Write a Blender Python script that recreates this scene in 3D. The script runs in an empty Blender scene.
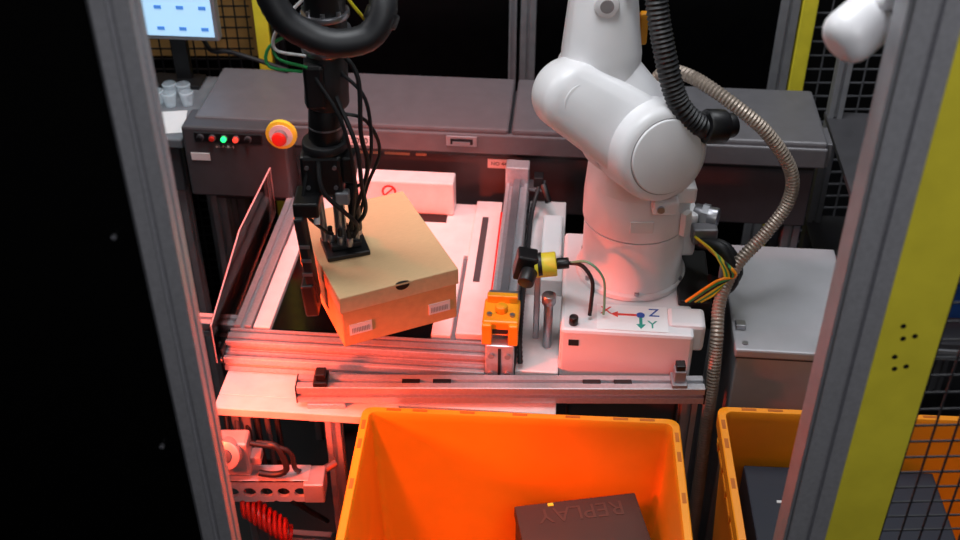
import bpy, bmesh, math, random
from mathutils import Vector, Matrix
random.seed(4)
S=bpy.context.scene
def lin(h):
    h=h.lstrip('#'); o=[]
    for i in (0,2,4):
        c=int(h[i:i+2],16)/255
        o.append(c/12.92 if c<=.04045 else ((c+.055)/1.055)**2.4)
    return tuple(o)+(1,)
MC={}
def mat(name,col,rough=.5,metal=0,var=.06,scale=30,bump=0,emit=0,alpha=1,trans=0,spec=None,aniso=None):
    if name in MC:return MC[name]
    m=bpy.data.materials.new(name);m.use_nodes=True
    nt=m.node_tree;b=nt.nodes['Principled BSDF']
    c=lin(col)
    tc=nt.nodes.new('ShaderNodeTexCoord')
    n=nt.nodes.new('ShaderNodeTexNoise');n.inputs['Scale'].default_value=scale;n.inputs['Detail'].default_value=4
    if aniso:
        mp=nt.nodes.new('ShaderNodeMapping');mp.inputs['Scale'].default_value=aniso
        nt.links.new(tc.outputs['Object'],mp.inputs['Vector']);nt.links.new(mp.outputs[0],n.inputs['Vector'])
    else: nt.links.new(tc.outputs['Object'],n.inputs['Vector'])
    r=nt.nodes.new('ShaderNodeValToRGB')
    r.color_ramp.elements[0].position=.3;r.color_ramp.elements[1].position=.7
    r.color_ramp.elements[0].color=tuple(x*(1-var*2) for x in c[:3])+(1,)
    r.color_ramp.elements[1].color=tuple(min(1,x*(1+var)) for x in c[:3])+(1,)
    nt.links.new(n.outputs['Fac'],r.inputs[0]);nt.links.new(r.outputs[0],b.inputs['Base Color'])
    mr=nt.nodes.new('ShaderNodeMapRange');mr.inputs[3].default_value=max(0,rough-.06);mr.inputs[4].default_value=min(1,rough+.08)
    nt.links.new(n.outputs['Fac'],mr.inputs[0]);nt.links.new(mr.outputs[0],b.inputs['Roughness'])
    b.inputs['Metallic'].default_value=metal
    if spec is not None:b.inputs['Specular IOR Level'].default_value=spec
    if bump:
        bp=nt.nodes.new('ShaderNodeBump');bp.inputs['Strength'].default_value=bump;bp.inputs['Distance'].default_value=.002
        nt.links.new(n.outputs['Fac'],bp.inputs['Height']);nt.links.new(bp.outputs[0],b.inputs['Normal'])
    if emit:
        b.inputs['Emission Color'].default_value=c;b.inputs['Emission Strength'].default_value=emit
    b.inputs['Alpha'].default_value=alpha
    MC[name]=m;return m
ALU=mat('aluminium','#c6c6cb',.38,.6,.05,40,aniso=(4,4,4))
ALUD=mat('aluminium_dark','#9c9da2',.45,.5)
STEEL=mat('steel','#a8a8ae',.3,.85)
WHITE=mat('robot_white','#e6e5e8',.36,0,.02,12)
WPLATE=mat('white_plate','#e0dada',.42,0,.04)
GREYM=mat('machine_grey','#666569',.38,.1,.05)
GREYD=mat('machine_grey_dark','#48474b',.5,.1,.05)
BLACK=mat('black_plastic','#101013',.42,0,.1)
BLACKR=mat('black_rubber','#16171b',.5,0,.1)
BLACKP=mat('black_panel','#030303',.4,0,.1,spec=.1)
GLASSB=mat('black_glass','#0a0507',.12,0,.1)
YEL=mat('yellow_paint','#ecdc3c',.45,0,.06,14,bump=.1)
YELC=mat('yellow_cable','#d8cf2a',.4)
GRN=mat('green_cable','#2d9c56',.4)
ORG=mat('orange_plastic','#fb981a',.4,0,.04,8,bump=.05)
ORGB=mat('orange_bracket','#ffa41c',.4)
RED=mat('red_plastic','#d02a20',.35)
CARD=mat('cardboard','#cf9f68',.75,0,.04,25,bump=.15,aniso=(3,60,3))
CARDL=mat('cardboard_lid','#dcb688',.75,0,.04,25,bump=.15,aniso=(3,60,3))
DCARD=mat('dark_cardboard','#3a251c',.65,0,.08,20)
LAB=mat('label_white','#dedede',.5,0,.02)
BEI=mat('metal_conduit','#a89a8e',.42,.4,.1)
BLUE=mat('blue_plastic','#2358a8',.45)
SCR=mat('screen','#a9d2f0',.3,0,.02,4,emit=.8)
INK=mat('ink','#1a1a1a',.6)
FG=mat('fence_grey','#66676c',.5,.2)
SEAM=mat('seam_grey','#9a9698',.5)
def clear():
    m=bpy.data.materials.new('acrylic_clear');m.use_nodes=True;nt=m.node_tree
    for n in list(nt.nodes):
        if n.type!='OUTPUT_MATERIAL':nt.nodes.remove(n)
    out=[n for n in nt.nodes][0]
    t=nt.nodes.new('ShaderNodeBsdfTransparent');t.inputs[0].default_value=(.97,.94,.94,1)
    g_=nt.nodes.new('ShaderNodeBsdfGlossy');g_.inputs['Roughness'].default_value=.06
    f=nt.nodes.new('ShaderNodeFresnel');f.inputs[0].default_value=1.3
    mx=nt.nodes.new('ShaderNodeMixShader')
    nt.links.new(f.outputs[0],mx.inputs[0]);nt.links.new(t.outputs[0],mx.inputs[1]);nt.links.new(g_.outputs[0],mx.inputs[2]);nt.links.new(mx.outputs[0],out.inputs[0])
    return m
CLEAR=clear()
EDGE=mat('acrylic_edge','#d8b8b8',.3,0,.02)

class G:
    def __init__(s,name,loc=(0,0,0),yaw=0):
        e=bpy.data.objects.new(name,None);S.collection.objects.link(e)
        s.loc=Vector(loc);R=Matrix.Rotation(math.radians(yaw),4,'Z')
        e.matrix_world=R@Matrix.Translation(s.loc);e.empty_display_size=.05
        s.e=e
    def add(s,o):
        o.parent=s.e;o.location=-s.loc
def mesh(g,name,vs,fs,m,smooth=False,bev=0,seg=2,sub=0,fix=True):
    me=bpy.data.meshes.new(name);me.from_pydata([tuple(v) for v in vs],[],fs)
    if fix:
        bm=bmesh.new();bm.from_mesh(me);bmesh.ops.recalc_face_normals(bm,faces=bm.faces);bm.to_mesh(me);bm.free()
    o=bpy.data.objects.new(name,me);S.collection.objects.link(o);me.materials.append(m)
    if smooth:
        me.polygons.foreach_set('use_smooth',[True]*len(me.polygons))
        try: me.set_sharp_from_angle(angle=math.radians(40))
        except Exception: pass
    if bev:
        b=o.modifiers.new('b','BEVEL');b.width=bev;b.segments=seg;b.limit_method='ANGLE';b.angle_limit=math.radians(35)
    if g is not None:g.add(o)
    return o
BF=[(0,1,3,2),(4,6,7,5),(0,4,5,1),(2,3,7,6),(0,2,6,4),(1,5,7,3)]
def box(g,name,m,x0,x1,y0,y1,z0,z1,bev=.002,rot=None,piv=None):
    vs=[Vector((x,y,z)) for x in(x0,x1) for y in(y0,y1) for z in(z0,z1)]
    if rot:
        c=Vector(piv) if piv else sum(vs,Vector())/8
        R=Matrix.Rotation(math.radians(rot[1]),3,rot[0]);vs=[c+R@(v-c) for v in vs]
    return mesh(g,name,vs,BF,m,bev=bev)
def frame(d):
    d=d.normalized();a=Vector((0,0,1)) if abs(d.z)<.9 else Vector((0,1,0))
    u=a.cross(d).normalized();return u,d.cross(u).normalized()
def loft(g,name,m,rings,smooth=True,cap=True,bev=0,sub=0):
    n=len(rings[0]);vs=[v for r in rings for v in r];fs=[]
    for i in range(len(rings)-1):
        for j in range(n):
            k=(j+1)%n;fs.append((i*n+j,i*n+k,(i+1)*n+k,(i+1)*n+j))
    if cap: fs.append(tuple(range(n)));fs.append(tuple(range((len(rings)-1)*n,len(rings)*n)))
    return mesh(g,name,vs,fs,m,smooth,bev,sub=sub)
def ring(c,u,v,r,n=32,r2=None):
    r2=r2 or r
    return [c+u*math.cos(2*math.pi*i/n)*r+v*math.sin(2*math.pi*i/n)*r2 for i in range(n)]
def cyl(g,name,m,p1,p2,r1,r2=None,n=32,ch=0):
    p1=Vector(p1);p2=Vector(p2);r2=r1 if r2 is None else r2
    d=(p2-p1).normalized();u,v=frame(d)
    if ch: R=[ring(p1,u,v,r1-ch,n),ring(p1+d*ch*.3,u,v,r1-ch*.3,n),ring(p1+d*ch,u,v,r1,n),ring(p2-d*ch,u,v,r2,n),ring(p2-d*ch*.3,u,v,r2-ch*.3,n),ring(p2,u,v,r2-ch,n)]
    else: R=[ring(p1,u,v,r1,n),ring(p2,u,v,r2,n)]
    return loft(g,name,m,R)
def spline(P,step=.006):
    P=[Vector(p) for p in P];Q=[P[0]*2-P[1]]+P+[P[-1]*2-P[-2]];out=[]
    for i in range(1,len(Q)-2):
        a,b,c,d=Q[i-1:i+3];n=max(2,int((c-b).length/step))
        for k in range(n):
            t=k/n
            out.append(.5*((2*b)+(c-a)*t+(2*a-5*b+4*c-d)*t*t+(3*b-a-3*c+d)*t**3))
    out.append(P[-1]);return out
def tube(g,name,m,P,r,corr=0,seg=10,step=.008,pitch=.008):
    if corr: step=pitch/2
    pts=spline(P,step);u=None;R=[]
    for i,p in enumerate(pts):
        d=(pts[min(i+1,len(pts)-1)]-pts[max(i-1,0)]).normalized()
        if u is None:u,v=frame(d)
        else:
            u=(u-d*u.dot(d)).normalized();v=d.cross(u)
        rr=r*(1-corr) if (corr and i%2) else r
        R.append(ring(p,u,v,rr,seg))
    return loft(g,name,m,R,smooth=True)
def profile(g,name,m,p1,p2,w,h,nw=1,nh=1,side=None,sw=.0045,dp=.009):
    """aluminium T-slot extrusion, w along side vector"""
    p1=Vector(p1);p2=Vector(p2);d=(p2-p1).normalized()
    if side is None: side=Vector((0,0,1)).cross(d) if abs(d.z)<.9 else Vector((1,0,0))
    u=Vector(side).normalized();v=d.cross(u).normalized()
    L=[]
    def edge(a,b,n,inn):
        a=Vector(a);b=Vector(b);e=(b-a);l=e.length;e=e/l;inn=Vector(inn)
        L.append(a+e*.0015)
        for i in range(n):
            c=a+e*(l*(i+.5)/n)
            L.extend([c-e*sw,c-e*sw+inn*dp,c+e*sw+inn*dp,c+e*sw])
        L.append(b-e*.0015)
    W=w/2;Hh=h/2
    edge((-W,-Hh),(W,-Hh),nw,(0,1));edge((W,-Hh),(W,Hh),nh,(-1,0));edge((W,Hh),(-W,Hh),nw,(0,-1));edge((-W,Hh),(-W,-Hh),nh,(1,0))
    return loft(g,name,m,[[p+u*q.x+v*q.y for q in L] for p in (p1,p2)],smooth=False)
def hull(g,name,m,pts,smooth=True,sub=0,bev=0):
    bm=bmesh.new()
    for p in pts:bm.verts.new(p)
    bmesh.ops.convex_hull(bm,input=bm.verts)
    for v in [v for v in bm.verts if not v.link_faces]:bm.verts.remove(v)
    bmesh.ops.recalc_face_normals(bm,faces=bm.faces)
    me=bpy.data.meshes.new(name);bm.to_mesh(me);bm.free()
    o=bpy.data.objects.new(name,me);S.collection.objects.link(o);me.materials.append(m)
    if smooth:
        me.polygons.foreach_set('use_smooth',[True]*len(me.polygons))
        try: me.set_sharp_from_angle(angle=math.radians(35))
        except Exception: pass
    g.add(o);return o
def disc(c,d,r,th,ch=.012,n=48):
    """points of a chamfered disc centred c, axis d, half thickness th"""
    c=Vector(c);d=Vector(d).normalized();u,v=frame(d);P=[]
    for s in(-1,1):
        for k in range(6):
            a=k/5*math.pi/2
            P+=ring(c+d*s*(th-ch+ch*math.sin(a)),u,v,r-ch+ch*math.cos(a),n)
    return P
def text(g,name,m,s,loc,size,rot=(0,0,0),ext=.0004):
    cu=bpy.data.curves.new(name,'FONT');cu.body=s;cu.size=size;cu.extrude=ext;cu.align_x='CENTER';cu.align_y='CENTER'
    o=bpy.data.objects.new(name,cu);S.collection.objects.link(o)
    cu.materials.append(m);o.parent=g.e;o.location=Vector(loc)-g.loc;o.rotation_euler=rot;return o
def meshfence(name,p0,ux,w,z0,z1,pitch,r,m,yaw=0):
    g=G(name,((p0[0]+ux[0]*w/2),(p0[1]+ux[1]*w/2),z0),yaw)
    vs=[];fs=[]
    ux=Vector((ux[0],ux[1],0)).normalized();uy=Vector((-ux.y,ux.x,0));o=Vector((p0[0],p0[1],0))
    def bar(a,b,e1,e2):
        k=len(vs)
        for p in(a,b):
            for s,t in((-1,-1),(1,-1),(1,1),(-1,1)):vs.append(p+e1*s*r+e2*t*r)
        fs.extend([(k,k+1,k+5,k+4),(k+1,k+2,k+6,k+5),(k+2,k+3,k+7,k+6),(k+3,k,k+4,k+7)])
    for i in range(int(w/pitch)+1):
        a=o+ux*i*pitch;bar(a+Vector((0,0,z0)),a+Vector((0,0,z1)),ux,uy)
    for i in range(int((z1-z0)/pitch)+1):
        z=Vector((0,0,z0+i*pitch));bar(o+z,o+ux*w+z,Vector((0,0,1)),uy)
    mesh(g,'wire_grid',vs,fs,m)
    return g
YAW=-5
# ---------------- room ----------------
FL=mat('floor_dark','#1b1b1e',.5,0,.2,6);WL=mat('wall_dark','#0b0b0d',.7,0,.2,4)
def plain(name,m,*a):
    x0,x1,y0,y1,z0,z1=a
    return mesh(None,name,[Vector((x,y,z)) for x in(x0,x1) for y in(y0,y1) for z in(z0,z1)],BF,m)
plain('floor',FL,-2.5,3,-.8,4,-.1,0)
plain('wall_back',WL,-2.5,3,4,4.1,0,3.2)
plain('wall_left',WL,-2.6,-2.5,-.8,4,0,3.2)
plain('wall_right',WL,3,3.1,-.8,4,0,3.2)
plain('ceiling',mat('ceiling_grey','#3a3a3c',.8),-2.5,3,-.8,4,3.2,3.3)
# ---------------- front enclosure frame ----------------
g=G('door_frame_post',(-.38,1.12,0))
profile(g,'extrusion',ALU,(-.378,1.12,0),(-.378,1.12,2.6),.042,.045,1,1)
profile(g,'door_stile',ALUD,(-.4035,1.128,0),(-.4035,1.128,2.6),.007,.03,0,1)
g=G('black_enclosure_panel',(-.9,1.12,0))
box(g,'panel',BLACKP,-1.6,-.408,1.115,1.125,0,2.6,.001)
box(g,'panel_foot',BLACKP,-1.6,-.408,1.10,1.115,0,.06,.001)
for x,z in((-.432,1.485),(-.432,1.14),(-.462,1.80)):
    cyl(g,'bolt',STEEL,(x,1.115,z),(x,1.108,z),.004,n=12,ch=.0015)
g=G('enclosure_corner_post',(.46,1.12,0))
profile(g,'extrusion',ALU,(.4695,1.12,0),(.4695,1.12,2.6),.055,.045,1,1)
box(g,'edge_strip',ALUD,.437,.4415,1.10,1.14,0,2.6,.001)
box(g,'yellow_panel',YEL,.499,.578,1.105,1.135,0,2.6,.002)
box(g,'dark_gap',BLACK,.4965,.4995,1.11,1.14,0,2.6,0)
for z in (1.335,1.285,.9,1.7):
    for dx,dz in((0,0),(.014,.004),(-.004,.02)):
        cyl(g,'hole',BLACK,(.530+dx,1.106,z+dz),(.530+dx,1.104,z+dz),.0035,n=12)
meshfence('wire_mesh_fence',(.585,1.12),(1,.03),.9,0,2.4,.03,.0012,mat('fence_dark','#26262a',.5))
g=G('inspection_camera',(.42,1.2,1.7))
hull(g,'housing',WHITE,disc((.420,1.185,1.715),(.55,.3,.35),.032,.034,.022))
cyl(g,'bezel',ALUD,(.400,1.173,1.7025),(.3975,1.1716,1.701),.020,ch=.001)
cyl(g,'neck',WHITE,(.43,1.19,1.735),(.455,1.165,1.765),.010,ch=.002)
cyl(g,'pivot',WHITE,(.44,1.175,1.765),(.47,1.16,1.765),.018,ch=.004)
box(g,'mount_bracket',WHITE,.448,.49,1.143,1.16,1.72,1.80,.003)
# ---------------- back machine (local cell frame) ----------------
g=G('laser_machine_housing',(-.15,2.4,.8),YAW)
x0,x1=-.89,.584
box(g,'top_cover_left',GREYM,x0+.02,-.135,2.29,2.55,.93,.967,.006)
box(g,'top_cover_right',GREYM,-.128,x1,2.29,2.55,.93,.967,.006)
box(g,'body',GREYD,x0+.03,x1-.01,2.325,2.54,.72,.94,.004)
box(g,'front_lip',GREYM,-.64,x1,2.283,2.30,.905,.955,.004)
box(g,'lip_shadow_gap',BLACK,-.64,x1-.02,2.30,2.325,.89,.93,0)
box(g,'control_box',GREYD,x0,-.645,2.25,2.34,.775,.962,.006)
box(g,'button_strip',BLACK,x0+.03,-.70,2.247,2.252,.925,.95,.002)
for i,c in enumerate((BLACK,RED,mat('green_led','#20e070',.3,emit=3),mat('red_led','#ff4030',.3,emit=1.5),BLACK)):
    x=-.845+i*.028
    cyl(g,'button_%d'%i,STEEL,(x,2.247,.938),(x,2.243,.938),.0085,n=16)
    cyl(g,'button_cap_%d'%i,c,(x,2.243,.938),(x,2.237,.938),.0062,n=16,ch=.001)
text(g,'button_text',LAB,'o I - P - X - S',(-.79,2.2465,.915),.008,(math.pi/2,0,0))
box(g,'box_label',LAB,-.875,-.83,2.2475,2.25,.875,.895,.001)
ex,ez=-.652,.957
cyl(g,'estop_plate',YEL,(ex,2.25,ez),(ex,2.238,ez),.036,ch=.002)
cyl(g,'estop_ring',LAB,(ex,2.238,ez),(ex,2.236,ez),.027)
cyl(g,'estop_collar',STEEL,(ex,2.238,ez),(ex,2.225,ez),.016,.014)
cyl(g,'estop_button',RED,(ex,2.226,ez),(ex,2.212,ez),.017,ch=.006)
box(g,'number_label',LAB,-.51,-.45,2.281,2.284,.915,.94,.001)
text(g,'number_text',INK,'2020',(-.48,2.2805,.9275),.02,(math.pi/2,0,0))
box(g,'vent_label',LAB,-.185,-.12,2.322,2.326,.845,.87,.001)
text(g,'vent_text',INK,'NO 4471',(-.152,2.3215,.8575),.013,(math.pi/2,0,0))
box(g,'handle_plate',ALUD,-.278,-.206,2.279,2.284,.925,.951,.002)
box(g,'handle_recess',BLACK,-.268,-.216,2.277,2.2795,.931,.945,.001)
box(g,'handle_bar',STEEL,-.262,-.222,2.270,2.275,.935,.941,.001)
box(g,'side_hinge',GREYM,x1-.01,x1+.012,2.30,2.38,.9,.96,.002)
for x in(-.86,.55):
    for y in(2.36,2.50): profile(g,'leg',ALUD,(x,y,0),(x,y,.72),.04,.04)
for a,b in((-.50,-.44),(-.43,-.37),(-.355,-.33)):
    box(g,'wood_strip',mat('wood_strip','#c09a78',.6),a,b,2.318,2.326,.872,.886,.001)
# side bench and monitor
g=G('side_bench',(-1.1,2.45,.9),YAW)
box(g,'top',mat('bench_top','#6b6f74',.5),-1.5,-.90,2.27,2.60,.89,.915,.004)
box(g,'front_panel',GREYD,-1.5,-.92,2.29,2.31,.76,.89,.002)
for x in(-1.46,-.95):
    for y in(2.33,2.57): profile(g,'leg',ALUD,(x,y,0),(x,y,.89),.04,.04)
g=G('paper_sheet',(-.96,2.36,.916),YAW)
box(g,'sheet',LAB,-1.02,-.915,2.29,2.40,.9155,.917,0,rot=('Z',12))
g=G('drinking_glass_cluster',(-.96,2.5,.916),YAW)
GL=mat('clear_glass','#d5e2ea',.08,0,.01,alpha=.45)
for x,y in((-.975,2.43),(-.935,2.44),(-1.01,2.44),(-.955,2.48),(-.99,2.48)):
    loft(g,'glass',GL,[ring(Vector((x,y,z)),Vector((1,0,0)),Vector((0,1,0)),r,16) for r,z in((.013,.9155),(.014,.925),(.018,.950),(.016,.953))],cap=False)
    cyl(g,'glass_base',GL,(x,y,.9155),(x,y,.919),.011,n=16)
g=G('touchscreen_monitor',(-1.02,2.5,1.1),YAW)
mx0,mx1=-1.10,-.865
box(g,'housing',ALUD,mx0,mx1,2.535,2.565,1.042,1.25,.004)
box(g,'screen',SCR,mx0+.010,mx1-.010,2.5325,2.536,1.054,1.24,.001)
SB=mat('screen_blue','#4a86d8',.3,emit=.6)
for i in range(3):
    for j in range(3):
        box(g,'icon',SB,mx1-.04-i*.055,mx1-.022-i*.055,2.531,2.5327,1.070+j*.055,1.079+j*.055,0)
box(g,'stand',BLACK,-1.0,-.96,2.56,2.58,.915,1.12,.003)
box(g,'stand_foot',BLACK,-1.06,-.93,2.52,2.59,.915,.925,.003)
g=G('power_cable',(-.9,2.5,1.02),YAW)
tube(g,'cable',BLACKR,[(-.93,2.60,1.02),(-.90,2.57,1.0),(-.86,2.57,1.0),(-.80,2.56,.99),(-.70,2.53,.975)],.006)
# back enclosure wall
g=G('back_enclosure_frame',(0,2.78,0),0)
def bpost(n,m,x,w,ex=True):
    if ex: profile(g,n,m,(x,2.78,0),(x,2.78,2.6),w,.045)
    else: box(g,n,m,x-w/2,x+w/2,2.755,2.80,0,2.6,.003)
bpost('yellow_post',YEL,-.565,.035,False)
bpost('grey_post',BLACK,-.525,.03)
bpost('grey_post_middle',ALUD,.125,.04)
bpost('grey_post_slim',ALUD,.085,.02)
bpost('yellow_post_right',YEL,.845,.04,False)
bpost('grey_post_right',ALUD,.795,.05)
BP=mat('smoked_panel','#060607',.3,0,.1,spec=.1)
for a,b in((-.51,.075),(.147,.77)):
    box(g,'smoked_panel',BP,a,b,2.765,2.775,.0,2.6,.001)
box(g,'tan_panel',mat('tan_backboard','#a87f48',.7),-1.6,-.59,2.86,2.88,.88,2.6,.001)
box(g,'dark_kick_panel',BLACKP,-1.6,-.59,2.86,2.88,0,.88,.001)
meshfence('wire_mesh_fence',(-1.6,2.80),(1,0),1.0,0,2.4,.03,.0018,BLACK)
meshfence('wire_mesh_fence',(.87,2.78),(1,-.0),.9,0,2.4,.04,.0018,FG)
meshfence('wire_mesh_fence',(-1.2,2.25),(1,-.08),.5,.1,.76,.025,.0014,mat('fence_light','#9a9ba0',.5,.2))
# ---------------- table ----------------
g=G('sorting_table',(-.33,1.95,.7),YAW)
box(g,'base_plate',WPLATE,-.66,.005,1.625,2.275,.70,.72,.002)
box(g,'base_plate_front',WPLATE,-.66,-.30,1.585,1.625,.70,.72,.002)
PW=mat('plate_bright','#e4dede',.35,0,.03)
box(g,'back_plate',PW,-.62,-.145,2.06,2.27,.72,.775,.003)
box(g,'glass_bed',GLASSB,-.585,-.255,1.775,2.06,.72,.768,.002)
box(g,'bed_frame_left',PW,-.62,-.585,1.768,2.06,.72,.778,.002)
box(g,'bed_side_plate',PW,-.255,-.215,1.775,2.06,.72,.778,.002)
box(g,'bed_side_groove',ALUD,-.215,-.205,1.775,2.27,.72,.765,0)
box(g,'bed_side_plate_outer',PW,-.205,-.145,1.775,2.27,.72,.785,.002)
box(g,'plate_slot',BLACK,-.43,-.27,2.185,2.215,.7755,.777,0)
box(g,'plate_slot_b',GREYD,-.186,-.172,1.95,2.2,.7855,.7865,0)
box(g,'right_plate',PW,-.08,.005,1.95,2.26,.72,.80,.003)
box(g,'right_plate_low',PW,-.08,.005,1.70,1.95,.72,.76,.003)
box(g,'right_cover',WHITE,-.045,.0,2.0,2.16,.80,.83,.006)
profile(g,'left_rail',ALU,(-.642,1.768,.75),(-.642,2.27,.75),.036,.06,1,2)
profile(g,'front_rail_high',ALU,(-.665,1.7425,.748),(-.14,1.7425,.748),.045,.056,2,2,sw=.004,dp=.008)
profile(g,'front_rail_low',ALU,(-.665,1.707,.737),(-.14,1.707,.737),.025,.034,1,1,sw=.004,dp=.007)
box(g,'rail_cap',BLACK,-.669,-.665,1.696,1.763,.722,.774,.001)
for y,z in((1.742,.748),(1.708,.737)):cyl(g,'cap_bolt',STEEL,(-.669,y,z),(-.676,y,z),.007,n=12,ch=.001)
profile(g,'side_bar',ALU,(-.95,1.80,.75),(-.665,1.80,.75),.035,.035)
for x in(-.63,-.03):
    for y in(1.66,2.25): profile(g,'leg',ALUD,(x,y,0),(x,y,.70),.04,.04)
profile(g,'cross_bar',ALUD,(-.61,1.66,.25),(-.05,1.66,.25),.04,.04)
g=G('acrylic_guard',(-.66,1.95,.8),YAW)
vs=[(-.684,1.70,.735),(-.684,2.22,.76),(-.684,2.22,.88),(-.684,1.95,.89),(-.684,1.70,.83)]
vs2=[(x+.005,y,z) for x,y,z in vs]
mesh(g,'guard_sheet',vs+vs2,[(0,1,2,3,4),(5,6,7,8,9)]+[(i,(i+1)%5,5+(i+1)%5,5+i) for i in range(5)],CLEAR)
for i in(1,2,3,4):
    cyl(g,'guard_edge_%d'%i,EDGE,Vector(vs[i])+Vector((.0025,0,0)),Vector(vs[(i+1)%5])+Vector((.0025,0,0)),.0018,n=6)
g=G('white_cover_box',(-.38,2.25,.82),YAW)
box(g,'body',WPLATE,-.50,-.255,2.215,2.268,.776,.862,.004)
cyl(g,'warning_ring',RED,(-.405,2.215,.835),(-.405,2.2135,.835),.017)
cyl(g,'warning_inner',LAB,(-.405,2.2137,.835),(-.405,2.213,.835),.012)
box(g,'warning_bar',RED,-.407,-.403,2.212,2.2135,.821,.849,0,rot=('Y',45))
box(g,'warning_text',INK,-.418,-.392,2.2125,2.2145,.806,.810,0)
# linear axis
g=G('linear_axis',(-.11,1.98,.8),YAW)
box(g,'axis_bed',ALUD,-.132,-.088,1.73,2.27,.721,.785,.002)
profile(g,'axis_rail',ALU,(-.11,1.72,.8225),(-.11,2.275,.8225),.05,.075,2,2)
box(g,'guide_strip',STEEL,-.118,-.102,1.75,2.26,.86,.872,.001)
box(g,'end_block',ALU,-.137,-.083,2.235,2.275,.787,.90,.003)
box(g,'sensor_block',BLACK,-.072,-.05,2.22,2.25,.86,.885,.002)
box(g,'sensor_bracket',STEEL,-.083,-.045,2.215,2.255,.852,.86,.001)
cyl(g,'knob',BLACK,(-.05,2.22,.87),(-.035,2.19,.84),.008,ch=.002)
tube(g,'drag_cable',BLACKR,[(-.06,2.22,.86),(-.072,2.15,.83),(-.074,2.0,.81),(-.075,1.85,.82),(-.074,1.75,.80),(-.07,1.71,.77)],.006,corr=.25,pitch=.01)
tube(g,'red_cable',RED,[(-.142,2.2,.80),(-.141,2.0,.80),(-.141,1.85,.80),(-.14,1.80,.79)],.003)
box(g,'carriage',STEEL,-.14,-.08,1.74,1.81,.861,.874,.002)
box(g,'bracket_upper',ORGB,-.145,-.075,1.70,1.775,.846,.880,.004)
box(g,'bracket_tab_left',ORGB,-.145,-.126,1.692,1.708,.828,.876,.003)
box(g,'bracket_tab_right',ORGB,-.094,-.075,1.692,1.708,.828,.876,.003)
cyl(g,'bracket_boss',ORGB,(-.11,1.735,.880),(-.11,1.735,.894),.012,ch=.002)
box(g,'bracket_rib',ORGB,-.14,-.08,1.76,1.774,.88,.896,.002)
box(g,'bracket_slot',INK,-.125,-.095,1.6985,1.7005,.852,.862,0)
for x in(-.132,-.088):cyl(g,'bracket_bolt',STEEL,(x,1.72,.880),(x,1.72,.885),.005,n=12)
box(g,'clamp_block',ALU,-.138,-.082,1.690,1.715,.735,.828,.003)
box(g,'clamp_slot',BLACK,-.113,-.107,1.6885,1.6905,.74,.822,0)
for z in(.760,.805):
    for x in(-.126,-.094):cyl(g,'clamp_bolt',ALUD,(x,1.69,z),(x,1.685,z),.006,n=12)
box(g,'sensor_post',STEEL,-.050,-.038,1.80,1.83,.76,.93,.002)
cyl(g,'stop_pin',STEEL,(-.02,1.78,.76),(-.02,1.78,.87),.009,ch=.002)
cyl(g,'stop_pin_head',STEEL,(-.02,1.78,.87),(-.02,1.78,.892),.014,ch=.003)
g=G('photoelectric_sensor',(.1,1.8,.95))
box(g,'body',BLACK,.068,.108,1.772,1.812,.925,.980,.004,rot=('Y',12))
cyl(g,'yellow_barrel',YEL,(.105,1.79,.95),(.148,1.79,.955),.024,ch=.003)
cyl(g,'barrel_ring',BLACK,(.112,1.79,.952),(.120,1.79,.953),.0245)
cyl(g,'lens_tube',BLACK,(.095,1.765,.955),(.086,1.738,.946),.016,ch=.002)
cyl(g,'plug',BLACK,(.148,1.79,.955),(.172,1.79,.957),.011,ch=.002)
tube(g,'cable_a',BLACKR,[(.17,1.79,.957),(.195,1.77,.965),(.215,1.755,.94),(.215,1.745,.90),(.213,1.74,.868)],.004)
tube(g,'cable_b',mat('cable_green','#6fae8a',.4),[(.17,1.79,.957),(.205,1.76,.98),(.235,1.75,.95),(.24,1.745,.90),(.24,1.742,.868)],.0025)
box(g,'mount_arm',STEEL,.09,.112,1.79,1.83,.912,.927,.002)
# ---------------- front rail ----------------
g=G('support_rail',(.05,1.665,.76),-.3)
y=1.658;zc=.7495;o=.012
profile(g,'rail_top',ALU,(-.375+o,y,zc),(.412+o,y,zc),.040,.040,1,1)
for x in(-.377+o,.412+o):box(g,'end_cap',BLACK,x,x+.003,y-.020,y+.020,zc-.020,zc+.020,0)
for x in(-.16,-.10,.19,.25):box(g,'slot_nut',BLACK,x,x+.035,y-.006,y+.006,zc+.018,zc+.021,.001)
box(g,'stop_foot',BLACK,-.330,-.302,y-.02,y+.02,zc+.020,zc+.031,.002)
box(g,'stop_block',BLACK,-.326,-.306,y-.012,y+.012,zc+.031,zc+.045,.002)
box(g,'stop_foot_right',ALUD,.36,.39,y-.02,y+.02,zc+.020,zc+.029,.002)
box(g,'stop_block_right',ALUD,.364,.386,y-.012,y+.012,zc+.029,zc+.055,.002)
box(g,'stop_cap_right',BLACK,.366,.384,y-.010,y+.010,zc+.055,zc+.068,.002)
profile(g,'leg',ALU,(-.300,y,0),(-.300,y,zc-.020),.032,.032)
profile(g,'leg_right',ALUD,(.40,y,0),(.40,y,zc-.020),.032,.032)
box(g,'angle_bracket',ALU,-.345,-.270,y-.026,y-.018,.685,.73,.002)
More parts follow.
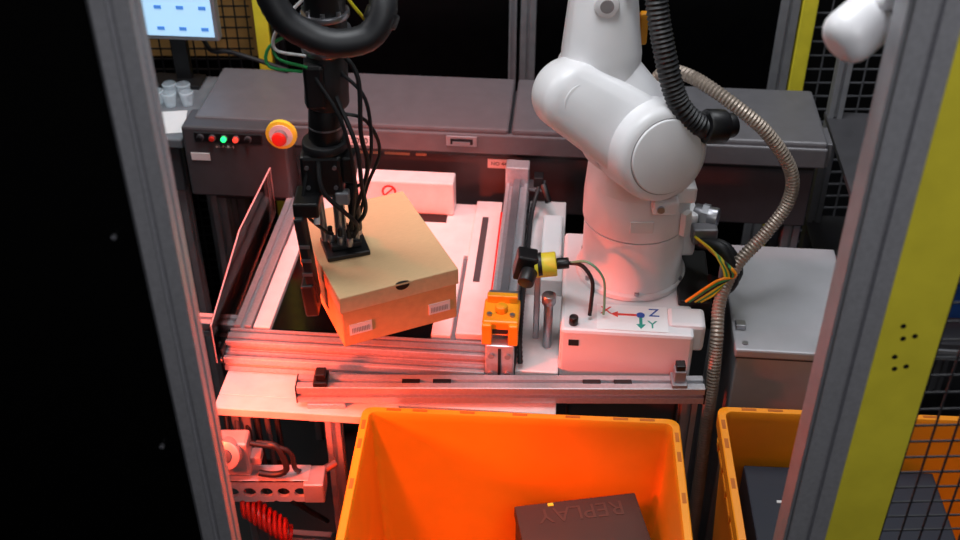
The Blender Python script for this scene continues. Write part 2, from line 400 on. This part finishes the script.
# ---------------- robot pedestal ----------------
g=G('robot_pedestal',(.14,1.85,.4),YAW)
box(g,'head_block',WHITE,.005,.262,1.715,2.05,.735,.858,.007)
box(g,'head_block_side',WHITE,.212,.285,1.74,1.80,.80,.864,.008)
box(g,'side_recess',BLACK,.235,.30,1.81,1.99,.82,.87,.004)
box(g,'column',GREYD,.03,.25,1.74,2.03,0,.735,.005)
box(g,'label_sheet',mat('label_sheet','#f2f4f6',.5,0,.01),.075,.212,1.722,1.80,.8585,.8595,0)
LR=mat('label_red','#d8403a',.5);LT=mat('label_teal','#2a9c8c',.5);LB=mat('label_blue','#2c52a8',.5)
zz=.8597
def arrow(n,m,x,y,dx,dy,l):
    d=Vector((dx,dy,0)).normalized();s=Vector((-dy,dx,0)).normalized();o=Vector((x,y,zz));w=.003
    V=[o+s*w,o-s*w,o+d*(l-.014)-s*w,o+d*(l-.014)-s*.009,o+d*l,o+d*(l-.014)+s*.009,o+d*(l-.014)+s*w]
    V=V+[v+Vector((0,0,.0006)) for v in V]
    mesh(g,n,V,[tuple(range(7)),tuple(range(7,14))]+[(i,(i+1)%7,7+(i+1)%7,7+i) for i in range(7)],m)
arrow('arrow_x',LR,.160,1.770,-1,0,.058);arrow('arrow_y',LT,.160,1.770,0,-1,.042)
cyl(g,'dot_z',LB,(.160,1.770,zz),(.160,1.770,zz+.0012),.008)
text(g,'letter_x',LR,'X',(.093,1.780,zz),.032);text(g,'letter_z',LB,'Z',(.186,1.779,zz),.034);text(g,'letter_y',LT,'Y',(.182,1.742,zz),.032)
box(g,'keyhole',BLACK,.022,.042,1.7135,1.7155,.82,.835,.001)
cyl(g,'cable_gland',BLACK,(.03,1.735,.858),(.03,1.735,.876),.009,ch=.002)
# ---------------- white robot ----------------
g=G('industrial_robot_arm',(.31,1.895,.86))
ax=Vector((.31,1.905,0))
def lathe(n,m,prof,c=ax,seg=56):
    return loft(g,n,m,[ring(Vector((c.x,c.y,z)),Vector((1,0,0)),Vector((0,1,0)),r,seg) for z,r in prof])
lathe('base_flange',WHITE,[(.858,.108),(.860,.112),(.869,.112),(.873,.108)])
lathe('base_column',WHITE,[(.870,.107),(.882,.106),(.888,.101),(.985,.101),(.99,.103)])
lathe('axis_seam',GREYD,[(.989,.0985),(.994,.0985)])
lathe('turret',WHITE,[(.993,.103),(.998,.105),(1.05,.105),(1.07,.1035),(1.085,.1025)])
hull(g,'turret_head',WHITE,ring(Vector((.31,1.905,1.084)),Vector((1,0,0)),Vector((0,1,0)),.1025,56)+
     disc((.312,1.89,1.185),(.17,-.95,.0),.082,.085,.02))
for a in range(0,360,30):
    if a%60==30:
        an=math.radians(a);cyl(g,'flange_bolt',STEEL,(ax.x+.107*math.cos(an),ax.y+.107*math.sin(an),.872),(ax.x+.107*math.cos(an),ax.y+.107*math.sin(an),.878),.005,n=10)
box(g,'rear_connector_box',WHITE,.385,.435,1.89,1.97,.90,1.0,.008)
dv=Vector((.34,-.90,.18)).normalized()
B=Vector((.310,1.80,1.208));A=Vector((.165,1.845,1.287))
hull(g,'shoulder_drum',WHITE,disc(B-dv*.005,dv,.089,.062,.020))
cyl(g,'drum_seam',SEAM,B-dv*.075,B-dv*.066,.084,n=56)
cyl(g,'drum_back',WHITE,B-dv*.13,B-dv*.074,.087,n=56,ch=.006)
hull(g,'lower_link',WHITE,disc(B-dv*.028,dv,.080,.045,.022)+disc(A,dv,.067,.05,.028))
cyl(g,'shoulder_cap_groove',SEAM,B+dv*.054,B+dv*.0578,.071,n=48)
cyl(g,'shoulder_cap',WHITE,B+dv*.054,B+dv*.063,.0695,n=48,ch=.004)
cyl(g,'elbow_cap_groove',SEAM,A+dv*.047,A+dv*.0505,.040,n=48)
cyl(g,'elbow_cap',WHITE,A+dv*.047,A+dv*.0535,.039,n=48,ch=.003)
E=Vector((.215,1.905,1.30));T=Vector((.218,1.918,1.455))
hull(g,'upper_link',WHITE,disc(E,dv,.072,.055,.03)+disc(B-dv*.05+Vector((0,.02,.04)),dv,.06,.04,.02))
hull(g,'upper_column',WHITE,disc(E+Vector((0.005,0,.02)),(0,0,1),.073,.05,.02)+disc(T,(0,0,1),.058,.03,.008))
cyl(g,'wrist_seam',SEAM,T+Vector((0,0,.028)),T+Vector((0,0,.034)),.052,n=48)
cyl(g,'forearm_lower',WHITE,T+Vector((0,0,.033)),T+Vector((0,0,.20)),.058,.05,n=48,ch=.006)
hull(g,'forearm_elbow',WHITE,disc(T+Vector((0,0,.24)),(0,1,0),.065,.06,.02))
hull(g,'forearm_upper',WHITE,disc(T+Vector((-.03,0,.25)),(1,0,.2),.055,.03,.015)+disc(T+Vector((-.28,0,.30)),(1,0,.2),.04,.03,.015))
cyl(g,'boss',WHITE,T+Vector((.0,-.045,.0)),T+Vector((0,-.070,.002)),.022,ch=.004)
cyl(g,'boss_core',SEAM,T+Vector((0,-.069,.002)),T+Vector((0,-.0715,.002)),.012)
cyl(g,'boss_b',WHITE,T+Vector((.035,-.035,.028)),T+Vector((.048,-.055,.028)),.016,ch=.004)
box(g,'bracket_ear',WHITE,.320,.37,1.775,1.83,1.075,1.105,.006)
box(g,'bracket_ear_b',WHITE,.365,.405,1.80,1.86,1.085,1.12,.006)
cyl(g,'bracket_bolt',STEEL,(.335,1.775,1.09),(.335,1.770,1.09),.007,n=12)
box(g,'info_plate',LAB,.285,.33,1.7975,1.802,1.02,1.045,.001)
box(g,'info_plate_b',LAB,.385,.405,1.82,1.832,1.0,1.05,.001,rot=('Z',45))
box(g,'orange_clip',ORGB,.285,.30,1.90,1.92,1.36,1.42,.004)
g=G('robot_cable_bundle',(.46,1.9,.88))
cyl(g,'connector_body',STEEL,(.43,1.92,.985),(.475,1.90,.985),.022,ch=.003)
cyl(g,'connector_nut',ALUD,(.445,1.913,.985),(.457,1.908,.985),.026,n=8)
box(g,'connector_block',GREYM,.42,.47,1.86,1.89,.95,.985,.004)
tube(g,'thick_coil',BLACKR,[(.44,1.86,.955),(.475,1.83,.96),(.50,1.81,.91),(.485,1.80,.885),(.45,1.80,.88)],.012)
tube(g,'thick_coil_b',BLACKR,[(.44,1.90,.93),(.49,1.87,.935),(.515,1.85,.89),(.49,1.85,.86),(.46,1.85,.87)],.014)
for i,m in enumerate((YELC,GRN,YELC,BLACKR,GRN,ORGB)):
    k=i*.006
    tube(g,'wire_%d'%i,m,[(.425+k,1.86,.97-k),(.455+k,1.80-k,.97-k*.5),(.475+k*.6,1.78,.93),(.46,1.775,.895+k),(.435-k,1.78,.87)],.0028)
# hoses
g=G('corrugated_air_hose',(.42,1.8,1.3))
tube(g,'hose',BLACKR,[(.29,1.86,1.62),(.295,1.83,1.50),(.315,1.80,1.40),(.345,1.78,1.31),(.385,1.775,1.268),(.41,1.78,1.258)],.0205,corr=.12,pitch=.008,seg=20)
cyl(g,'end_fitting',BLACK,(.395,1.778,1.263),(.435,1.79,1.256),.031,ch=.006)
cyl(g,'end_nut',BLACK,(.430,1.79,1.256),(.452,1.80,1.254),.022,ch=.003)
g=G('metal_conduit',(.5,1.88,1.0))
tube(g,'conduit',BEI,[(.335,2.03,1.17),(.34,2.0,1.24),(.36,1.98,1.27),(.40,1.93,1.28),(.47,1.88,1.25),(.535,1.86,1.20),(.59,1.86,1.12),(.595,1.86,1.05),(.56,1.85,.985),(.505,1.82,.93),(.47,1.77,.88),(.462,1.72,.82),(.462,1.70,.72),(.462,1.695,.6),(.465,1.69,.45),(.47,1.70,.3),(.47,1.70,.2)],.0138,corr=.14,pitch=.007,seg=14)
# ---------------- control cabinet ----------------
g=G('control_cabinet',(.46,1.9,.4),YAW)
CAB=mat('cabinet_grey','#b4b4b9',.35,.25,.06,10)
box(g,'top_lid',CAB,.345,.59,1.73,2.09,.80,.82,.004)
box(g,'body',CAB,.35,.585,1.735,2.085,.05,.80,.004)
box(g,'seam_strip',GREYD,.349,.586,1.734,2.086,.795,.80,0)
for x in(.365,.565):cyl(g,'lid_screw',STEEL,(x,1.75,.82),(x,1.75,.823),.006,n=12)
for x in(.37,.54):box(g,'foot',BLACK,x,x+.03,1.75,2.07,0,.05,0)
for y in(1.79,2.03):box(g,'lid_bracket',STEEL,.35,.37,y,y+.02,.82,.832,.002)
g=G('storage_rack',(.95,2.3,.5),YAW)
for x in(.66,1.1):
    for yy in(2.12,2.6):profile(g,'post',ALUD,(x,yy,0),(x,yy,1.1),.035,.035)
for z in(.55,.86):
    box(g,'shelf',GREYD,.64,1.12,2.10,2.62,z,z+.015,.002)
    profile(g,'shelf_rail',ALUD,(.66,2.11,z-.015),(1.1,2.11,z-.015),.03,.03)
g=G('blue_crate',(.83,2.3,.62),YAW)
for a in((.70,.98,2.2,2.21),(.70,.98,2.39,2.4),(.70,.71,2.2,2.4),(.97,.98,2.2,2.4)):
    box(g,'side',BLUE,*a,.565,.66,.002)
box(g,'bottom',BLUE,.70,.98,2.2,2.4,.565,.575,.001)
box(g,'rim',BLUE,.69,.99,2.19,2.2,.645,.662,.002)
# ---------------- cardboard box ----------------
by=23.5;Rb=Matrix.Rotation(math.radians(-by),3,'Z');c0=Rb@Vector((-.2,1.758,0))
g=G('shoe_box',(c0.x,c0.y,.98),by)
X,Y=c0.x,c0.y;w=.113;d=.144
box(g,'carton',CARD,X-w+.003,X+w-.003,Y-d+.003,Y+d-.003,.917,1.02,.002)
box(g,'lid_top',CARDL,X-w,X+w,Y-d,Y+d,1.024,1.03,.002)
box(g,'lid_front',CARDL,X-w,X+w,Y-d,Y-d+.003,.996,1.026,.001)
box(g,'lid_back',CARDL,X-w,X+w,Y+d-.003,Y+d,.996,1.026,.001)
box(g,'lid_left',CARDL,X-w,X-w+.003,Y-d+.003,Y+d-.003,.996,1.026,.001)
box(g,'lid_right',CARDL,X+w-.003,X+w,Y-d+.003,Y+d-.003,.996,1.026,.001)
P_=[Vector((X+.005+.013*math.cos(a),Y-d-.0006,1.0255+.010*math.sin(a))) for a in [math.pi+math.pi*i/12 for i in range(13)]]
mesh(g,'thumb_hole',P_+[p+Vector((0,.001,0)) for p in P_],[tuple(range(13)),tuple(range(13,26))]+[(i,(i+1)%13,13+(i+1)%13,13+i) for i in range(13)],BLACK)
mesh(g,'thumb_notch',[Vector((X+.005+.013*math.cos(a),Y-d+.006*math.sin(a),1.0302)) for a in [math.pi*i/12 for i in range(13)]],[tuple(range(13))],BLACK)
for lx,lz in((-.098,-.004),(.054,-.005)):
    box(g,'label',LAB,X+lx,X+lx+.042,Y-d+.0015,Y-d+.0035,.945+lz,.968+lz,0)
    for i in range(11):
        box(g,'barcode',SEAM,X+lx+.004+i*.0031,X+lx+.0055+i*.0031,Y-d+.001,Y-d+.002,.949+lz,.96+lz,0)
# ---------------- gripper robot (left) ----------------
g=G('suction_gripper_arm',(-.25,1.74,1.2))
gx,gy=-.25,1.735
def W(dx,dy,z):return (gx+dx,gy+dy,z)
box(g,'suction_plate',BLACK,gx-.040,gx+.040,gy-.036,gy+.036,1.0305,1.040,.002,rot=('Z',18))
box(g,'plate_rib',BLACKR,gx-.028,gx+.028,gy-.018,gy+.018,1.040,1.052,.002,rot=('Z',18))
for dx,dy in((-.024,-.006),(.004,.004),(.022,.0),(-.005,-.014),(.012,-.02)):
    cyl(g,'fitting',STEEL,W(dx,dy,1.05),W(dx,dy,1.068),.0065,n=14,ch=.001)
    cyl(g,'fitting_top',BLACK,W(dx,dy,1.068),W(dx,dy,1.082),.0045,n=12)
cyl(g,'rod_a',STEEL,W(-.035,0,1.05),W(-.04,0,1.17),.007,n=16)
cyl(g,'rod_b',STEEL,W(-.005,0,1.05),W(-.005,0,1.19),.011,n=16,ch=.001)
cyl(g,'rod_c',BLACK,W(.025,-.01,1.08),W(.022,-.01,1.18),.011,n=16,ch=.002)
cyl(g,'rod_c_nut',STEEL,W(.025,-.01,1.07),W(.025,-.01,1.085),.010,n=6)
box(g,'tool_block',BLACK,gx-.062,gx+.010,gy-.035,gy+.035,1.165,1.245,.006)
for z in(1.185,1.225):
    for dx in(-.05,-.002):cyl(g,'tool_bolt',STEEL,(gx+dx,gy-.035,z),(gx+dx,gy-.038,z),.004,n=10)
box(g,'tool_side_valve',ALUD,gx-.005,gx+.02,gy-.04,gy-.02,1.15,1.175,.003)
cyl(g,'tool_flange',BLACKR,W(-.02,0,1.245),W(-.02,0,1.262),.040,ch=.004)
cyl(g,'wrist_axis',BLACK,W(-.018,0,1.262),W(-.012,0,1.33),.030,ch=.005)
cyl(g,'wrist_ring',STEEL,W(-.015,0,1.29),W(-.015,0,1.293),.0308)
cyl(g,'wrist_body',BLACKR,W(-.01,0,1.33),W(-.005,0,1.43),.038,.036,ch=.006)
box(g,'wrist_cover',BLACK,gx-.04,gx-.005,gy-.042,gy-.02,1.34,1.42,.006)
cyl(g,'arm_flange',STEEL,W(-.003,0,1.43),W(-.003,0,1.442),.041,ch=.003)
cyl(g,'arm_upper',BLACK,W(0,0,1.44),W(0,0,1.66),.034,ch=.006)
cyl(g,'arm_ring',STEEL,W(0,0,1.49),W(0,0,1.50),.040,ch=.002)
cyl(g,'arm_ring_b',STEEL,W(0,0,1.465),W(0,0,1.47),.040,ch=.002)
for k in range(8):
    a=k*math.pi/4;cyl(g,'ring_bolt',STEEL,W(.034*math.cos(a),.034*math.sin(a),1.50),W(.034*math.cos(a),.034*math.sin(a),1.507),.004,n=8)
hull(g,'arm_elbow',BLACK,disc(W(0,.0,1.72),(0,1,0),.06,.06,.02))
hull(g,'arm_link',BLACK,disc(W(-.05,.0,1.73),(1,0,.3),.05,.03,.02)+disc(W(-.35,.1,1.80),(1,0,.3),.045,.03,.02))
fx=.030
box(g,'side_finger',BLACKR,gx-.098+fx,gx-.080+fx,gy-.085,gy-.050,.965,1.15,.004,rot=('Y',-4))
box(g,'finger_pad',BLACK,gx-.102+fx,gx-.078+fx,gy-.092,gy-.045,.94,1.01,.004,rot=('Y',-4))
box(g,'finger_link',BLACK,gx-.095+fx-.01,gx-.03,gy-.075,gy-.010,1.145,1.175,.004)
for z in(1.03,1.06,1.09):box(g,'finger_tab',STEEL,gx-.098+fx,gx-.080+fx,gy-.088,gy-.085,z,z+.006,0)
box(g,'valve_block',BLACK,gx+.010,gx+.032,gy-.03,gy+.01,1.19,1.24,.003)
cyl(g,'blue_fitting',BLUE,W(-.045,-.04,1.16),W(-.045,-.045,1.145),.006,n=12)
cyl(g,'white_fitting',WHITE,W(-.04,-.04,1.13),W(-.04,-.045,1.115),.006,n=12)
T_=[[W(.02,-.02,1.40),W(.06,-.04,1.36),W(.065,-.04,1.27),W(.05,-.03,1.20),W(.03,-.01,1.17)],
[W(.02,-.02,1.44),W(.05,-.04,1.40),W(.050,-.05,1.30),W(.055,-.04,1.22),W(.01,-.02,1.08)],
[W(-.02,-.04,1.40),W(.02,-.06,1.33),W(.035,-.06,1.22),W(.02,-.03,1.10),W(.022,0,1.08)],
[W(-.03,-.03,1.24),W(-.02,-.06,1.19),W(.03,-.05,1.12),W(.02,-.02,1.07)],
[W(.01,-.03,1.33),W(.055,-.02,1.31),W(.075,0,1.24),W(.05,0,1.17),W(.03,0,1.1)],
[W(.01,-.03,1.36),W(.04,-.05,1.28),W(.045,-.05,1.2),W(.045,-.03,1.13),W(.012,-.02,1.08)],
[W(-.05,-.03,1.22),W(-.06,-.05,1.15),W(-.03,-.03,1.09),W(-.02,-.01,1.07)]]
for i,t in enumerate(T_):tube(g,'air_tube_%d'%i,BLACKR,t,.0032+.0008*(i%2),seg=8)
for i,(m,t) in enumerate(((YELC,[W(.0,-.045,1.62),W(.045,-.05,1.54),W(.07,-.04,1.49),W(.04,-.045,1.46)]),
    (GRN,[W(-.04,-.03,1.48),W(-.09,-.03,1.45),W(-.095,-.03,1.415),W(-.04,-.04,1.41)]),
    (GRN,[W(-.04,-.03,1.50),W(-.08,-.03,1.47),W(-.08,-.03,1.43),W(-.03,-.045,1.42)]),
    (LAB,[W(-.03,-.03,1.53),W(-.07,-.04,1.49),W(-.08,-.04,1.45),W(-.03,-.045,1.44)]))):
    tube(g,'signal_cable_%d'%i,m,t,.0028,seg=8)
g=G('arm_energy_hose',(-.22,1.6,1.45))
tube(g,'hose',BLACKR,[(-.325,1.64,1.69),(-.322,1.63,1.60),(-.300,1.62,1.54),(-.265,1.62,1.51),(-.22,1.62,1.495),(-.17,1.63,1.503),(-.148,1.65,1.54),(-.162,1.69,1.575),(-.205,1.73,1.60)],.0225,corr=.03,pitch=.012,seg=20)
cyl(g,'collar',BLACK,(-.156,1.645,1.515),(-.147,1.655,1.535),.027,ch=.004)
# ---------------- bins ----------------
def rrect(cx,cy,w,d,z,r=.02,n=5):
    P=[]
    for sx,sy,a0 in((1,1,0),(-1,1,90),(-1,-1,180),(1,-1,270)):
        for k in range(n):
            a=math.radians(a0+90*k/(n-1));P.append(Vector((cx+sx*(w/2-r)+r*math.cos(a),cy+sy*(d/2-r)+r*math.sin(a),z)))
    return P
def bin_(bx,by_,yaw,w,d,z0,z1):
    R=Matrix.Rotation(math.radians(-yaw),3,'Z');c=R@Vector((bx,by_,0));cx,cy=c.x,c.y-d/2
    g=G('storage_bin',(cx,cy,z0),yaw)
    q=[(w-.06,d-.06,z0,.02),(w-.03,d-.03,z1-.075,.02),(w-.012,d-.012,z1-.075,.02),(w-.012,d-.012,z1-.065,.02),(w-.03,d-.03,z1-.065,.02),(w-.028,d-.028,z1-.03,.02),(w,d,z1-.03,.02),(w,d,z1-.002,.02),(w-.004,d-.004,z1,.02),(w-.028,d-.028,z1,.014),(w-.032,d-.032,z1-.004,.012),(w-.034,d-.034,z1-.02,.012),(w-.066,d-.066,z0+.012,.02)]
    loft(g,'shell',ORG,[rrect(cx,cy,a,b,z,r) for a,b,z,r in q],smooth=True)
    for sx in(-1,1):
        for k in range(6):
            yy=cy-d/2+.05+k*(d-.1)/5
            box(g,'rib_side',ORG,*sorted((cx+sx*(w/2-.016),cx+sx*(w/2-.004))),yy-.002,yy+.002,z1-.07,z1-.028,0)
    for sy in(-1,1):
        for k in range(8):
            xx=cx-w/2+.05+k*(w-.1)/7
            box(g,'rib_end',ORG,xx-.002,xx+.002,*sorted((cy+sy*(d/2-.016),cy+sy*(d/2-.004))),z1-.07,z1-.028,0)
    SL=mat('orange_dark','#c06408',.6)
    for sx in(-1,1):
        for yy in(cy+d/2-.05,cy+d/2-.10,cy-d/2+.06,cy):
            box(g,'rim_slot',SL,*sorted((cx+sx*(w/2-.004),cx+sx*(w/2-.011))),yy-.012,yy+.012,z1-.001,z1+.0006,0)
    for k in(-.24,-.19,-.1,0,.1,.19,.24):
        box(g,'rim_slot_back',SL,cx+k-.014,cx+k+.014,cy+d/2-.010,cy+d/2-.004,z1-.001,z1+.0006,0)
    return cx,cy
cx1,cy1=bin_(.076,1.592,-3.4,.60,.40,.33,.75)
cx2,cy2=bin_(.752,1.592,-3.4,.60,.40,.33,.75)
g=G('bin_stand',(.4,1.4,.3))
box(g,'platform',GREYD,-.26,1.06,1.17,1.60,.29,.328,.003)
for x in(-.2,.4,1.0):
    for yy in(1.22,1.55):profile(g,'leg',ALUD,(x,yy,0),(x,yy,.29),.04,.04)
g=G('dark_carton',(cx1+.07,cy1,.45),-3.4)
box(g,'lower_box',DCARD,cx1,cx1+.2,cy1-.13,cy1+.14,.343,.47,.002)
g=G('dark_shoe_box',(cx1+.1,cy1,.52),-3.4)
Xc,Yc=cx1+.138,cy1+.010;PV=(Xc,Yc,.5);dz=.006
box(g,'carton',DCARD,Xc-.116,Xc+.116,Yc-.125,Yc+.125,.471,.555+dz,.002,rot=('Z',12),piv=PV)
box(g,'lid',DCARD,Xc-.119,Xc+.119,Yc-.128,Yc+.128,.555+dz,.582+dz,.002,rot=('Z',12),piv=PV)
text(g,'print',mat('print_brown','#492f25',.6),'REPLAY',(Xc-.015,Yc+.095,.5825+dz),.05,(0,0,math.radians(192)))
box(g,'yellow_tag',YEL,Xc-.055,Xc-.044,Yc+.117,Yc+.124,.582+dz,.584+dz,0,rot=('Z',12),piv=PV)
g=G('navy_carton',(cx2,cy2,.5),-3.4)
NV=mat('navy_carton','#1c2230',.6)
box(g,'carton',NV,cx2-.24,cx2+.12,cy2-.06,cy2+.155,.345,.64,.003)
box(g,'label',LAB,cx2-.19,cx2-.17,cy2+.06,cy2+.066,.64,.6412,0)
g=G('blue_carton',(cx2,cy2-.1,.5),-3.4)
box(g,'carton',BLUE,cx2-.24,cx2+.1,cy2-.165,cy2-.063,.345,.60,.003)
# ---------------- under table parts ----------------
g=G('toggle_clamp',(-.47,1.56,.65))
KN=mat('clamp_metal','#c0a8a6',.38,.4)
box(g,'body',KN,-.505,-.445,1.560,1.605,.61,.695,.006)
cyl(g,'cap',KN,(-.485,1.585,.66),(-.485,1.54,.685),.030,ch=.005)
cyl(g,'cap_ring',GREYD,(-.485,1.546,.6815),(-.485,1.537,.6865),.014,ch=.001)
box(g,'jaw',KN,-.447,-.425,1.57,1.60,.63,.65,.003)
tube(g,'cable',BLACKR,[(-.43,1.58,.68),(-.39,1.57,.68),(-.375,1.56,.63),(-.40,1.56,.615),(-.43,1.56,.62)],.0065)
tube(g,'cable_b',BLACKR,[(-.44,1.57,.69),(-.37,1.57,.67),(-.36,1.57,.62),(-.35,1.62,.56)],.005)
g=G('perforated_bracket',(-.42,1.6,.58))
x0_,x1_=-.535,-.335;zc=.575;hh=.026
vs=[];fs=[];n=6;pw=(x1_-x0_)/n;rr=.0125
for i in range(n):
    cx=x0_+pw*(i+.5);K=24;base=len(vs)
    for yv in(1.550,1.557):
        for k in range(K):
            a=2*math.pi*(k+.5)/K;ca,sa=math.cos(a),math.sin(a)
            s=min((pw/2)/max(abs(ca),1e-6),hh/max(abs(sa),1e-6))
            vs.append((cx+ca*s,yv,zc+sa*s))
        for k in range(K):
            a=2*math.pi*(k+.5)/K;vs.append((cx+rr*math.cos(a),yv,zc+rr*math.sin(a)))
    for k in range(K):
        k2=(k+1)%K
        fs+=[(base+k,base+k2,base+K+k2,base+K+k),(base+2*K+k,base+2*K+k2,base+3*K+k2,base+3*K+k),(base+K+k,base+K+k2,base+3*K+k2,base+3*K+k)]
mesh(g,'perforated_plate',vs,fs,ALU)
box(g,'flange',ALU,x0_,x1_,1.557,1.60,zc+.020,zc+hh,.001)
box(g,'clip',ALUD,-.345,-.305,1.545,1.60,.55,.60,.003)
cyl(g,'clip_rod',STEEL,(-.33,1.585,.585),(-.29,1.62,.585),.008)
profile(g,'stay',ALUD,(-.52,1.60,0),(-.52,1.60,.59),.03,.03)
g=G('red_coil_hose',(-.43,1.58,.5))
hp=[]
for i in range(9*14+1):
    a=i/14*2*math.pi;t=i/(9*14);hp.append(Vector((-.475+.085*t,1.57+.022*math.cos(a),.522-.09*t+.024*math.sin(a))))
tube(g,'coil',RED,hp,.0048,seg=8,step=.01)
g=G('floor_cable_bundle',(-.4,1.65,.4))
for i in range(6):
    k=i*.02
    tube(g,'cable_%d'%i,[BLACKR,GREYD,BLACKR][i%3],[(-.52+k,1.72,.68),(-.50+k,1.66,.58-k),(-.45+k*.5,1.70,.5),(-.38-k,1.66,.42+k),(-.34,1.72,.3)],.006)
g=G('lower_frame_rail',(-.35,1.45,.4))
profile(g,'rail',ALU,(-.62,1.48,.43),(-.27,1.48,.43),.03,.03)
profile(g,'rail_leg',ALUD,(-.60,1.48,0),(-.60,1.48,.415),.03,.03)
profile(g,'rail_leg_b',ALUD,(-.29,1.48,0),(-.29,1.48,.415),.03,.03)
# ---------------- lights ----------------
def aim(o,loc,tgt):
    o.location=loc;o.rotation_euler=(Vector(tgt)-Vector(loc)).to_track_quat('-Z','Y').to_euler()
def area(n,loc,tgt,size,e,col=(1,1,1)):
    l=bpy.data.lights.new(n,'AREA');l.energy=e;l.color=col;l.size=size
    o=bpy.data.objects.new(n,l);S.collection.objects.link(o);aim(o,loc,tgt)
def spot(n,loc,tgt,ang,e,col,r=.05,bl=.6):
    l=bpy.data.lights.new(n,'SPOT');l.energy=e;l.color=col;l.spot_size=math.radians(ang);l.spot_blend=bl;l.shadow_soft_size=r
    o=bpy.data.objects.new(n,l);S.collection.objects.link(o);aim(o,loc,tgt)
area('overhead_light',(-.1,1.7,3.1),(.1,1.9,.8),.8,32,(.94,.97,1))
area('overhead_light.001',(1.1,2.5,3.1),(.3,1.9,.8),.6,14,(.93,.96,1))
area('front_fill_light',(.6,-.4,2.9),(.1,1.5,1.0),1.0,16,(.98,.98,1))  # unseen fill from behind the camera, stands for no fixture
area('left_fill_light',(-1.6,2.1,2.6),(-.7,2.3,.9),.6,14,(1,.97,.95))  # added fill, no real lamp: brightens the dark left mesh and backboard
RC=(1,.07,.025)
spot('red_work_light',(-.62,1.32,.96),(-.2,1.72,.70),66,62,RC)
spot('red_work_light.001',(-.48,1.2,1.62),(-.02,1.42,.4),40,62,(1,.14,.03),bl=.8)
spot('red_work_light.002',(-.08,1.95,1.75),(-.2,2.33,.93),62,34,RC,bl=.9)
spot('red_work_light.003',(-.82,2.05,1.20),(-.3,1.98,.77),75,36,RC)
w=bpy.data.worlds.new('world');S.world=w;w.use_nodes=True
w.node_tree.nodes['Background'].inputs[0].default_value=(.07,.07,.078,1);w.node_tree.nodes['Background'].inputs[1].default_value=1
# ---------------- camera ----------------
cd=bpy.data.cameras.new('camera');cam=bpy.data.objects.new('camera',cd);S.collection.objects.link(cam)
cd.sensor_width=36;cd.lens=1143/960*36;cam.location=(0,0,2.25);cam.rotation_euler=(math.radians(90-36.2),0,0)
cd.clip_start=.05
cd.dof.use_dof=True;cd.dof.focus_distance=2.1;cd.dof.aperture_fstop=4
S.camera=cam
try:
    S.view_settings.view_transform='Standard'
except Exception:pass
